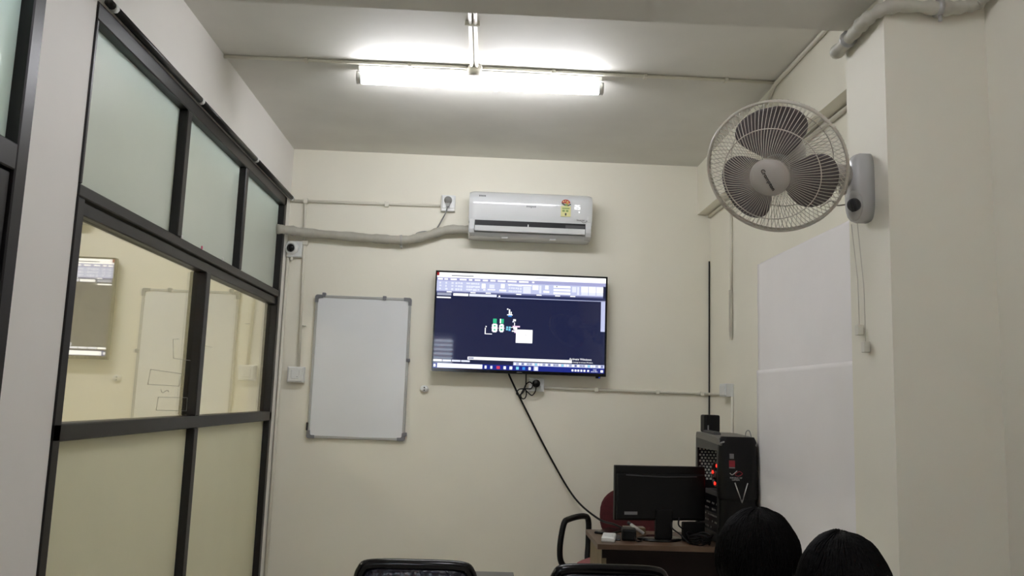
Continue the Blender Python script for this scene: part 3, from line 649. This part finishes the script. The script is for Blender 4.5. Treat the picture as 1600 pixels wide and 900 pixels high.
# ------------------------------------------------------------------ teacher's desk
DZ = .79
dk = thing('desk', 'brown wooden teacher desk with a tan side panel under the screen', 'desk', (1.05, 4.55, FZ))
MB().box(.627, 1.478, 4.305, 4.79, DZ-.026, DZ, .002).build('desk_top', 'wood_top', dk)
MB().box(.652, .677, 4.335, 4.76, FZ, DZ-.026).build('side_panel', 'wood_edge', dk)
MB().box(1.44, 1.465, 4.335, 4.76, FZ, DZ-.026).build('side_panel', 'wood_edge', dk)
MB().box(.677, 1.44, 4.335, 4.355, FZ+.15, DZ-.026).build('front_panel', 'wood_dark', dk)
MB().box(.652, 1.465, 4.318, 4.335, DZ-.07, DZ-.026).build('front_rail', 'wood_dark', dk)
# monitor, seen from behind
mn = thing('monitor', 'black computer monitor seen from behind, standing on the desk', 'monitor', (.985, 4.5, DZ), math.radians(9))
MB().box(-.255, .255, -.01, .02, .10, .385, .004).build('panel', 'black_plastic', mn, local=True)
MB().box(-.25, .25, -.028, -.008, .105, .345, .008).build('rear_shell', 'black_plastic', mn, local=True)
MB().tube(bez([(-.2, -.029, .337), (0, -.033, .33), (.2, -.029, .333)], 8), .003, 6).build('shell_ridge', 'dark_grey', mn, local=True)
MB().box(-.246, .246, .0195, .0215, .112, .38).build('screen', 'black_gloss', mn, local=True)
MB().box(-.035, .06, -.04, -.012, .0, .16, .006).build('stand_neck', 'black_plastic', mn, local=True)
MB().lathe([(0, 0), (.12, 0), (.122, .006), (.1, .014), (0, .016)], 28, Matrix.Diagonal((1, .75, 1, 1))).build('stand_base', 'black_gloss', mn, local=True)
MB().box(-.207, -.135, -.0292, -.0278, .132, .148).build('rating_label', 'sticker_grey', mn, local=True)
MB().tube(bez([(.06, -.03, .11), (.05, -.05, .07), (.085, -.07, .04), (.11, -.14, .006), (.13, -.19, .006)], 6), .0045, 6).build('signal_cable', 'near_black', mn, local=True)
MB().tube(bez([(.1, -.03, .12), (.09, -.05, .08), (.14, -.06, .05), (.19, -.03, .02), (.25, -.05, .006)], 6), .0045, 6).build('power_cable', 'near_black', mn, local=True)
MB().box(.11, .23, -.07, -.03, .0, .1, .006).build('adapter', 'black_plastic', mn, local=True)
# items on the desk
it = thing('tablet', 'flat black tablet lying on the back left of the desk', 'tablet', (.75, 4.7, DZ), math.radians(58))
MB().box(-.1, .1, -.05, .05, 0, .012, .005).build('case', 'black_plastic', it, local=True); MB().box(-.092, .092, -.043, .043, .0115, .0128).build('glass', 'black_gloss', it, local=True)
it = thing('socket_adapter', 'white rectangular box on the front left corner of the desk', 'box', (.705, 4.44, DZ), math.radians(-12))
MB().box(-.035, .035, -.08, .08, 0, .026, .006).build('case', 'white_plastic', it, local=True); MB().box(-.022, .022, -.06, .06, .0255, .028, .001).build('raised_panel', 'ac_flap', it, local=True)
it = thing('power_adapter', 'black block-shaped power adapter beside the white box on the desk', 'adapter', (.815, 4.47, DZ), math.radians(-8))
MB().box(-.038, .038, -.05, .05, 0, .058, .008).build('case', 'black_plastic', it, local=True)
MB().tube(bez([(.03, -.05, .02), (.04, -.075, .006), (.055, -.07, .006), (.07, -.04, .006)], 6), .004, 6).build('lead', 'near_black', it, local=True)
it = thing('phone', 'black mobile phone lying between the white box and the adapter', 'phone', (.757, 4.5, DZ), math.radians(-10))
MB().box(-.02, .02, -.08, .08, 0, .01, .003).build('case', 'black_gloss', it, local=True); MB().box(-.016, .016, -.06, .06, .0095, .0105).build('keys', 'dark_grey', it, local=True)
it = thing('marker_pen', 'white whiteboard marker resting on the black power adapter', 'marker', (.875, 4.55, DZ+.03), math.radians(-60))
MB().tube([(-.05, 0, .03), (.05, 0, 0)], .0085, 12).build('barrel', 'white_plastic', it, local=True); MB().tube([(-.051, 0, .0303), (-.075, 0, .0378)], .0088, 12).build('cap', 'ink_dark', it, local=True)
it = thing('cable_coil', 'coil of black cables on the desk right of the monitor', 'cables', (1.168, 4.372, DZ))
for k in range(5):
    MB().tube([(.0+(.05+.004*k)*math.cos(2*math.pi*j/24), (.035+.004*k)*math.sin(2*math.pi*j/24), .006+.011*k+.006*math.sin(j+k)) for j in range(24)], .0048, 6, closed=True).build('cable_turn', 'near_black', it, local=True)
it = thing('card_box', 'small tan cardboard box at the back of the desk left of the monitor stand', 'box', (.885, 4.71, DZ))
MB().box(-.055, .06, -.04, .04, 0, .032, .001).build('carton', 'wood_edge', it, local=True); MB().box(-.055, .06, -.012, .012, .0315, .0325).build('tape_strip', 'sticker_grey', it, local=True)

# ------------------------------------------------------------------ computer tower
pc = thing('computer_tower', 'black gaming computer tower with a glowing red window, on the right of the desk', 'computer', (1.362, 4.33, DZ), math.radians(2.5))
W0, W1, DP, TT = -.1, .1, .42, .555
MB().box(W1-.008, W1, .02, DP, .012, TT-.02).build('right_panel', 'case_steel', pc, local=True)
MB().box(W0, W1, .02, DP, .012, .03).build('bottom_panel', 'case_steel', pc, local=True)
MB().box(W0+.004, W1, DP-.006, DP, .03, TT-.02).build('rear_panel', 'case_inside', pc, local=True)
MB().box(W0+.02, W1-.01, .02, DP-.006, .03, .034).build('case_floor', 'case_inside', pc, local=True)
MB().box(W1-.02, W1-.009, .03, DP-.01, .03, TT-.03).build('motherboard_tray', 'case_inside', pc, local=True)
fr = MB()
fr.box(W0, W0+.006, .02, DP, TT-.075, TT-.018, .002).box(W0, W0+.006, .02, DP, .012, .06, .002).box(W0, W0+.006, .02, .055, .06, TT-.075).box(W0, W0+.006, DP-.03, DP, .06, TT-.075)
fr.build('side_frame', 'case_steel', pc, local=True)
tp = [(.0, TT-.035), (.03, TT-.008), (.1, TT+.004), (.3, TT+.012), (DP-.01, TT+.012), (DP, TT-.02), (0, TT-.045)]
MB().prism(tp, W0-.002, W1+.002, 'x').build('top_cover', 'case_top', pc, local=True, bevel=.006)
MB().prism([(.14, TT+.006), (.16, TT+.022), (.34, TT+.026), (.37, TT+.012)], W0+.02, W0+.055, 'x').build('handle', 'dark_grey', pc, local=True, bevel=.004)
fb = MB()
def front_sec(z):
    bulge = .028*math.sin(math.pi*min(1, max(0, z/TT)))**.6; wd = 1.0 if z > .24 else .965
    wd = wd*(1-.18*max(0, (z-.50)/.06)**2) if z > .5 else wd
    if z < .1: wd += .12*(1-z/.1)**1.5
    return bulge, wd
V = []; zs = [0, .03, .06, .1, .16, .22, .238, .242, .3, .38, .45, .5, .525, .545, .558]; NS = 10
for z in zs:
    bulge, wd = front_sec(z)
    for j in range(NS+1):
        s = -1+2*j/NS; V.append((s*.103*wd, -(bulge)*(1-abs(s)**4)+(.0 if abs(s) < 1 else .01)+(.0 if z > .24 else .004), z))
    V.append((.103*wd, .03, z)); V.append((-.103*wd, .03, z))
n = NS+3
F = [(i*n+j, i*n+(j+1) % n, (i+1)*n+(j+1) % n, (i+1)*n+j) for i in range(len(zs)-1) for j in range(n)]+[tuple(range(n))[::-1], tuple(range((len(zs)-1)*n, len(zs)*n))]
fb._new(V, F, True); fbo = fb.build('front_bezel', 'black_plastic', pc, local=True); fbo.modifiers.new('es', 'EDGE_SPLIT').split_angle = math.radians(45)
def fy(z): return -front_sec(z)[0]-.0005
for a, b in (((-.032, .326), (.006, .226)), ((.036, .326), (.006, .226))):
    MB().tube([(a[0], fy(a[1])-.001, a[1]), (b[0], fy(b[1])+.002, b[1])], .003, 6).build('chrome_v', 'silver', pc, local=True, label='chrome V-shaped trim')
MB().box(-.056, -.034, fy(.46)-.001, fy(.46)+.004, .447, .472).build('grey_sticker', 'sticker_grey', pc, local=True)
MB().box(-.06, -.03, fy(.42)-.001, fy(.42)+.004, .405, .438).build('red_sticker', 'sticker_red', pc, local=True)
MB().box(-.06, -.03, fy(.4)-.001, fy(.4)+.004, .398, .404).build('white_strip', 'sticker_grey', pc, local=True)
yl = fy(.37)-.001
MB().tube(bez([(-.058, yl, .374), (-.045, yl, .366), (-.02, yl, .386)], 5), .0022, 5).build('emblem_stroke', 'silver', pc, local=True)
MB().tube(bez([(-.03, yl, .37), (-.008, yl, .383), (.008, yl, .372), (-.012, yl, .36), (-.03, yl, .366)], 5), .0018, 5).build('emblem_eye', 'sticker_red', pc, local=True)
text('emblem_lettering', 'REPUBLIC OF', .011, 'silver', pc, Matrix.Translation((-.058, fy(.35)-.001, .35)) @ FRONT)
text('emblem_lettering', 'GAMERS', .011, 'silver', pc, Matrix.Translation((-.048, fy(.34)-.001, .34)) @ FRONT)
MB().tube([(-.097, -.002, .526), (-.083, -.014, .532)], .004, 6).build('power_button_trim', 'silver', pc, local=True)
MB().tube(bez([(.06, .07, TT), (.062, .06, TT+.03), (.075, .05, TT+.035), (.085, .04, TT-.005)], 5), .0025, 6).build('headset_wire', 'plug_grey', pc, local=True)
# inside the window
rv = MB()
for i in range(7):
    for j in range(12):
        rv.box(W0+.018+i*.02+(.01 if j % 2 else 0), W0+.03+i*.02+(.01 if j % 2 else 0), DP-.009, DP-.005, .3+j*.0165, .311+j*.0165)
rv.build('rear_vent_bright_holes', 'vent_hole_light', pc, local=True, kind='stuff')  # pale blocks painted as the bright wall seen through the vent holes
MB().box(W0+.03, W1-.02, .07, .13, TT-.14, TT-.06, .003).build('drive_cage', 'silver', pc, local=True)
mf = Matrix.Translation((W0+.035, .165, .35)) @ Matrix.Rotation(-math.pi/2, 4, 'Y')
cf = MB().lathe([(.06, -.02), (.066, -.02), (.066, .006), (.06, .006), (.06, -.02)], 28, mf, closed=True).lathe([(0, -.01), (.02, -.01), (.02, .004), (0, .004)], 18, mf).build('cooling_fan', 'case_inside', pc, local=True)
for k in range(7):
    q = 2*math.pi*k/7
    MB().box(.018, .058, -.012, .012, -.004, -.001, M=mf @ Matrix.Rotation(q, 4, 'Z') @ Matrix.Rotation(.5, 4, 'X')).build('cooling_blade', 'black_plastic', cf, local=True)
for a, m_ in ((80, 'led_red'), (165, 'led_red'), (250, 'led_orange'), (340, 'led_red')):
    q = math.radians(a); MB().sphere((.05*math.cos(q), .05*math.sin(q), .004), (.009, .007, .005), 10, 8, M=mf).build('red_light', m_, cf, local=True)
MB().box(W0+.03, W1-.02, .06, .34, .235, .262, .003).build('graphics_card', 'dark_grey', pc, local=True)
MB().box(W0+.05, W1-.02, .09, .2, .2, .218, .004).build('expansion_card', 'plug_grey', pc, local=True)
MB().box(W0+.012, W1-.02, .06, DP-.02, .034, .15, .003).build('power_supply_shroud', 'case_inside', pc, local=True)
ds = MB(); random.seed(5)
for r_ in range(5):
    for k in range(14):
        if random.random() < .72: y = .065+k*.0225; ds.box(W0+.0105, W0+.0125, y, y+.008+.004*random.random(), .068+r_*.032, .077+r_*.032)
ds.build('shroud_slots', 'silver', pc, local=True, kind='stuff')
sp = thing('desktop_speaker', 'small black speaker standing on top of the computer tower', 'speaker', (1.312, 4.69, DZ+TT+.012), math.radians(4))
MB().box(-.046, .046, -.035, .04, 0, .098, .009).build('cabinet', 'black_plastic', sp, local=True)
MB().box(-.038, .038, -.038, -.034, .008, .09, .001).build('grille', 'near_black', sp, local=True)
MB().box(-.03, -.022, -.0395, -.037, .01, .04).build('trim_strip', 'mid_grey', sp, local=True)

# ------------------------------------------------------------------ red armchair behind the desk
ch = thing('office_chair', 'maroon cushioned office chair with black loop arms behind the desk', 'chair', (.845, 4.97, FZ), math.radians(180-35))
# local frame: chair faces +Y
def cushion(w_, h_, t, rx, nz_=0): pass
st = MB()
def pad(mb, cx, cy, cz, a, b, t, axis, e=3.2, bow=0, N=36, K=8):
    # superellipse cushion, flat axis z (seat) or y (back)
    V = []; F = []
    prof = [(0.0, -1)]+[(1-.18*(1-math.sin(math.pi*k/K)), -math.cos(math.pi*k/K)) for k in range(K+1)]+[(0.0, 1)]
    for s, h in prof:
        for j in range(N):
            q = 2*math.pi*j/N; x = a*s*math.copysign(abs(math.cos(q))**(2/e), math.cos(q)); y = b*s*math.copysign(abs(math.sin(q))**(2/e), math.sin(q))
            d = h*t/2
            if axis == 'z': V.append((cx+x, cy+y, cz+d))
            else: V.append((cx+x, cy+d+bow*(x/a)**2, cz+y))
    for i in range(len(prof)-1):
        for j in range(N): F.append((i*N+j, i*N+(j+1) % N, (i+1)*N+(j+1) % N, (i+1)*N+j))
    mb._new(V, F, True)
    return mb
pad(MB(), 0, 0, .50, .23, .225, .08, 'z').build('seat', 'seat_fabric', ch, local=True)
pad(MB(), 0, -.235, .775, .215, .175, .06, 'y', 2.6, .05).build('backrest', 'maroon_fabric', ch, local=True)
MB().tube(bez([(0, -.1, .44), (0, -.25, .46), (0, -.285, .6), (0, -.275, .8)], 6), .02, 8).build('back_bar', 'black_plastic', ch, local=True)
for s in (-1, 1):
    h_ = 0 if s > 0 else -.075        # the arm under the desk is set lower
    MB().tube(bez([(s*.2, .1, .465), (s*.27, .17, .51), (s*.285, .19, .6), (s*.285, .15, .74+h_), (s*.285, .08, .765+h_), (s*.285, -.1, .765+h_), (s*.285, -.165, .73+h_), (s*.28, -.16, .6), (s*.25, -.1, .5), (s*.18, -.06, .46)], 6), .018, 10).build('arm', 'black_plastic', ch, local=True)
MB().tube([(0, 0, .46), (0, 0, .1)], .028, 12).build('column', 'black_plastic', ch, local=True)
MB().box(-.1, .1, -.1, .1, .435, .462).build('mechanism', 'black_plastic', ch, local=True)
for k in range(5):
    q = 2*math.pi*k/5+.3; d = Vector((math.cos(q), math.sin(q), 0))
    lg = MB().tube([d*.02+Vector((0, 0, .11)), d*.26+Vector((0, 0, .07))], [.026, .016], 8).build('base_leg', 'black_plastic', ch, local=True)
    MB().sphere(tuple(d*.26+Vector((0, 0, .028))), (.022, .022, .028), 12, 8).build('castor', 'near_black', lg, local=True)

# ------------------------------------------------------------------ student chairs
def student_chair(loc, label, rz=0):
    t = thing('student_chair', label, 'chair', loc, rz, 'black padded student chairs')
    loop = bez([(-.195, -.20, .46), (-.2, -.22, .62), (-.2, -.235, .80), (-.19, -.24, .855), (-.155, -.242, .876), (0, -.245, .88), (.155, -.242, .876), (.19, -.24, .855), (.2, -.235, .80), (.2, -.22, .62), (.195, -.20, .46)], 6)
    MB().tube(loop, .018, 10).build('back_frame', 'black_gloss', t, local=True)
    pad(MB(), 0, -.23, .70, .196, .174, .05, 'y', 7).build('backrest', 'vinyl_wrap', t, local=True)
    pad(MB(), 0, 0, .455, .21, .205, .06, 'z', 5).build('seat', 'vinyl_wrap', t, local=True)
    for s in (-1, 1):
        MB().tube([(s*.195, -.2, .46), (s*.2, -.24, 0)], .0125, 8).build('leg', 'black_gloss', t, local=True)
        MB().tube([(s*.19, .17, .42), (s*.2, .2, 0)], .0125, 8).build('leg', 'black_gloss', t, local=True)
        MB().tube([(s*.19, .17, .42), (s*.195, -.2, .42)], .011, 8).build('seat_rail', 'black_gloss', t, local=True)
    return t
c1 = student_chair((-.2, 3.245, FZ), 'empty black chair with plastic-wrapped back, tucked at the grey table')
for lbl, loc in (('empty black chair in front of the desk, right of the grey table', (.485, 3.25, FZ)),
                 ('black chair under the dark-haired person nearer the desk', (.777, 2.3, FZ)), ('black chair under the person beside the pillar, nearest the camera', (.70, 1.55, FZ))):
    o = copy_tree(c1); o.location = loc; o['label'] = lbl
tb = thing('student_table', 'low grey laminate table behind the empty chair on the left', 'table', (-.1, 3.36, FZ))
MB().box(-.37, .168, 3.17, 3.56, .765, .79, .002).build('table_top', 'laminate_grey', tb)
for x in (-.34, .13):
    for y in (3.2, 3.53): MB().box(x-.014, x+.014, y-.014, y+.014, FZ, .765).build('leg', 'dark_grey', tb)

# ------------------------------------------------------------------ people seen from behind
def person(loc, top, label, shirt, hair_r, tilt, clip=False):
    t = thing('person', label, 'person', (loc[0], loc[1], FZ), 0, None)
    seat = .49; S = (top-FZ-.02-seat)/.835
    J = []; E = []; Rr = []
    def v(x, y, z, r): J.append((x*S, y*S, seat+z*S)); Rr.append(r*S); return len(J)-1
    def e(a, b): E.append((a, b))
    pel = v(0, .0, .10, .135); sp1 = v(0, -.01, .24, .12); sp2 = v(0, .0, .38, .14); nb_ = v(0, .005, .50, .075); nk = v(0, .015, .565, .05)
    h0 = v(0, .03, .625, .066); h1 = v(0, .03, .70, .082); h2 = v(0, .02, .775, .06)
    for a, b in ((pel, sp1), (sp1, sp2), (sp2, nb_), (nb_, nk), (nk, h0), (h0, h1), (h1, h2)): e(a, b)
    for s in (-1, 1):
        sh = v(s*.165, -.005, .455, .062); ue = v(s*.205, .0, .34, .05); el = v(s*.22, .03, .22, .043); fa = v(s*.19, .15, .205, .037); wr = v(s*.155, .27, .205, .027); pm_ = v(s*.145, .33, .205, .032)
        for a, b in ((sp2, sh), (sh, ue), (ue, el), (el, fa), (fa, wr), (wr, pm_)): e(a, b)
        th = v(s*.105, .325, .205, .011); th2 = v(s*.09, .36, .195, .009); e(pm_, th); e(th, th2)
        for k, ln in enumerate((.065, .075, .07, .055)):
            x = s*(.118+.018*k); f0 = v(x, .37, .208, .0105); f1 = v(x, .37+ln*.55, .205, .0095); f2 = v(x, .37+ln, .19, .008); e(pm_, f0); e(f0, f1); e(f1, f2)
        hp = v(s*.095, .06, .085, .095); kn_ = v(s*.115, .46, .095, .066); sh_ = v(s*.115, .475, -.15, .055); an = v(s*.115, .46, -.40, .04); he = v(s*.115, .45, -.445, .036); toe = v(s*.125, .58, -.458, .034)
        for a, b in ((pel, hp), (hp, kn_), (kn_, sh_), (sh_, an), (an, he), (he, toe)): e(a, b)
    me = bpy.data.meshes.new('body'); me.from_pydata(J, E, []); ob = bpy.data.objects.new('tmp', me); COL.objects.link(ob)
    md = ob.modifiers.new('skin', 'SKIN'); md.use_smooth_shade = True
    for i, sv in enumerate(me.skin_vertices[0].data):
        k = Rr[i]; sv.radius = (k, k); sv.use_root = (i == 0)
    me.skin_vertices[0].data[2].radius = (Rr[2]*1.15, Rr[2]*.82); me.skin_vertices[0].data[0].radius = (Rr[0]*1.15, Rr[0]*.9)
    ms = ob.modifiers.new('sub', 'SUBSURF'); ms.levels = 2; ms.render_levels = 2
    bpy.context.view_layer.update()
    m2 = bpy.data.meshes.new_from_object(ob.evaluated_get(bpy.context.evaluated_depsgraph_get())); bpy.data.objects.remove(ob)
    m2.materials.clear()
    for q in ('skin', shirt, 'trousers', 'near_black'): m2.materials.append(MATS[q])
    hc = Vector((0, .03*S, seat+.70*S))
    for vv in m2.vertices:                                # face relief: nose, brow, chin
        d = vv.co-hc
        if d.z > -.11 and d.y > 0:
            vv.co.y += .016*math.exp(-((d.x/.014)**2+((d.z+.012)/.022)**2))+.008*math.exp(-((d.x/.03)**2+((d.z+.075)/.02)**2))
            vv.co.y -= .008*sum(math.exp(-(((d.x-s*.03)/.014)**2+((d.z-.012)/.012)**2)) for s in (-1, 1))
    for f in m2.polygons:
        c_ = f.center; z = (c_.z-seat)/S; y = c_.y/S; f.use_smooth = True
        f.material_index = 0 if (z > .535 or (y > .28 and abs(c_.x/S) < .22 and .172 < z < .3)) else (2 if z < .172 and (y > .02 or z < .1) else 1)
        if z < -.4: f.material_index = 3
    bo = bpy.data.objects.new('body', m2); COL.objects.link(bo); bo.parent = t
    for s in (-1, 1):
        MB().sphere((s*.029*S, hc.y+.062*S, hc.z+.012*S), .0095*S, 12, 8).build('eye', 'eye_white', t, local=True)
        MB().sphere((s*.029*S, hc.y+.0702*S, hc.z+.012*S), (.0055*S, .002*S, .0055*S), 10, 8).build('pupil', 'near_black', t, local=True)
        MB().sphere((s*.082*S, hc.y-.005, hc.z-.005), (.012, .02, .028), 12, 8).build('ear', 'skin', t, local=True)
    MB().tube(bez([(-.02*S, hc.y+.068*S, hc.z-.045*S), (0, hc.y+.076*S, hc.z-.043*S), (.02*S, hc.y+.068*S, hc.z-.045*S)], 5), .0045, 6).build('mouth', 'sticker_red', t, local=True)
    # hair
    b_ = bmesh.new(); bmesh.ops.create_uvsphere(b_, u_segments=48, v_segments=32, radius=1)
    zt = top-FZ; hz = zt-hair_r[2]
    kill = []
    for vv in b_.verts:
        n_ = vv.co.copy(); k = 1+.03*noise.noise(n_*3+Vector(loc+(0,)))+.012*math.sin(n_.x*38+3*noise.noise(n_*2))*(1-abs(n_.z))
        vv.co = Vector((n_.x*hair_r[0]*k+tilt*n_.z, n_.y*hair_r[1]*k+.008, hz+n_.z*hair_r[2]*k))
        if n_.z < 0: vv.co.x *= 1-.12*n_.z*n_.z; vv.co.y -= .0
        if n_.y > .45 and n_.z < .35: kill.append(vv)
        elif n_.z < -.88: kill.append(vv)
    bmesh.ops.delete(b_, geom=kill, context='VERTS')
    mb = MB(); mb._merge(b_, True); ho = mb.build('hair', 'hair', t, local=True)
    sd = ho.modifiers.new('s', 'SOLIDIFY'); sd.thickness = .012; sd.offset = -1
    st_ = MB(); rnd = random.Random(int(loc[0]*1000))
    for k in range(620):
        a0 = rnd.uniform(0, 2*math.pi); P = []; q0 = rnd.uniform(.05, .9); ln = rnd.uniform(.7, 1.25); sw = rnd.uniform(-.35, .35)
        for i in range(8):
            th = q0+ln*i/7; ph = a0+sw*(i/7)**2
            n_ = Vector((math.sin(th)*math.cos(ph), math.sin(th)*math.sin(ph), math.cos(th)))
            if n_.y > .42 and n_.z < .4: break
            if n_.z < -.8: break
            kk = 1.012+.03*noise.noise(n_*3+Vector(loc+(0,)))+rnd.uniform(-.004, .008)
            x_ = n_.x*hair_r[0]*kk+tilt*n_.z
            if n_.z < 0: x_ *= 1-.12*n_.z*n_.z
            P.append((x_, n_.y*hair_r[1]*kk+.008, hz+n_.z*hair_r[2]*kk))
        if len(P) > 2: st_.tube(P, [.0016*(1-.75*abs(2*i/(len(P)-1)-1)**3) for i in range(len(P))], 4, caps=False)
    st_.build('hair_strands', 'hair', ho, local=True, kind='stuff')
    if clip: MB().box(-.006, .006, -.003, .003, -.004, .004, .002, M=Matrix.Translation((.018, -hair_r[1]+.004, zt-.073)) @ Matrix.Rotation(.7, 4, 'Y')).build('hair_clip', 'white_plastic', ho, local=True)
    return t
person((.777, 2.3), 1.227, 'person with thick black hair seated facing the screen, in front of the tower', 'shirt', (.112, .118, .135), .004)
person((.688, 1.55), 1.278, 'black-haired person seated nearest the camera, by the pillar, wearing a tiny white hair clip', 'shirt_red', (.084, .104, .125), -.004, True)
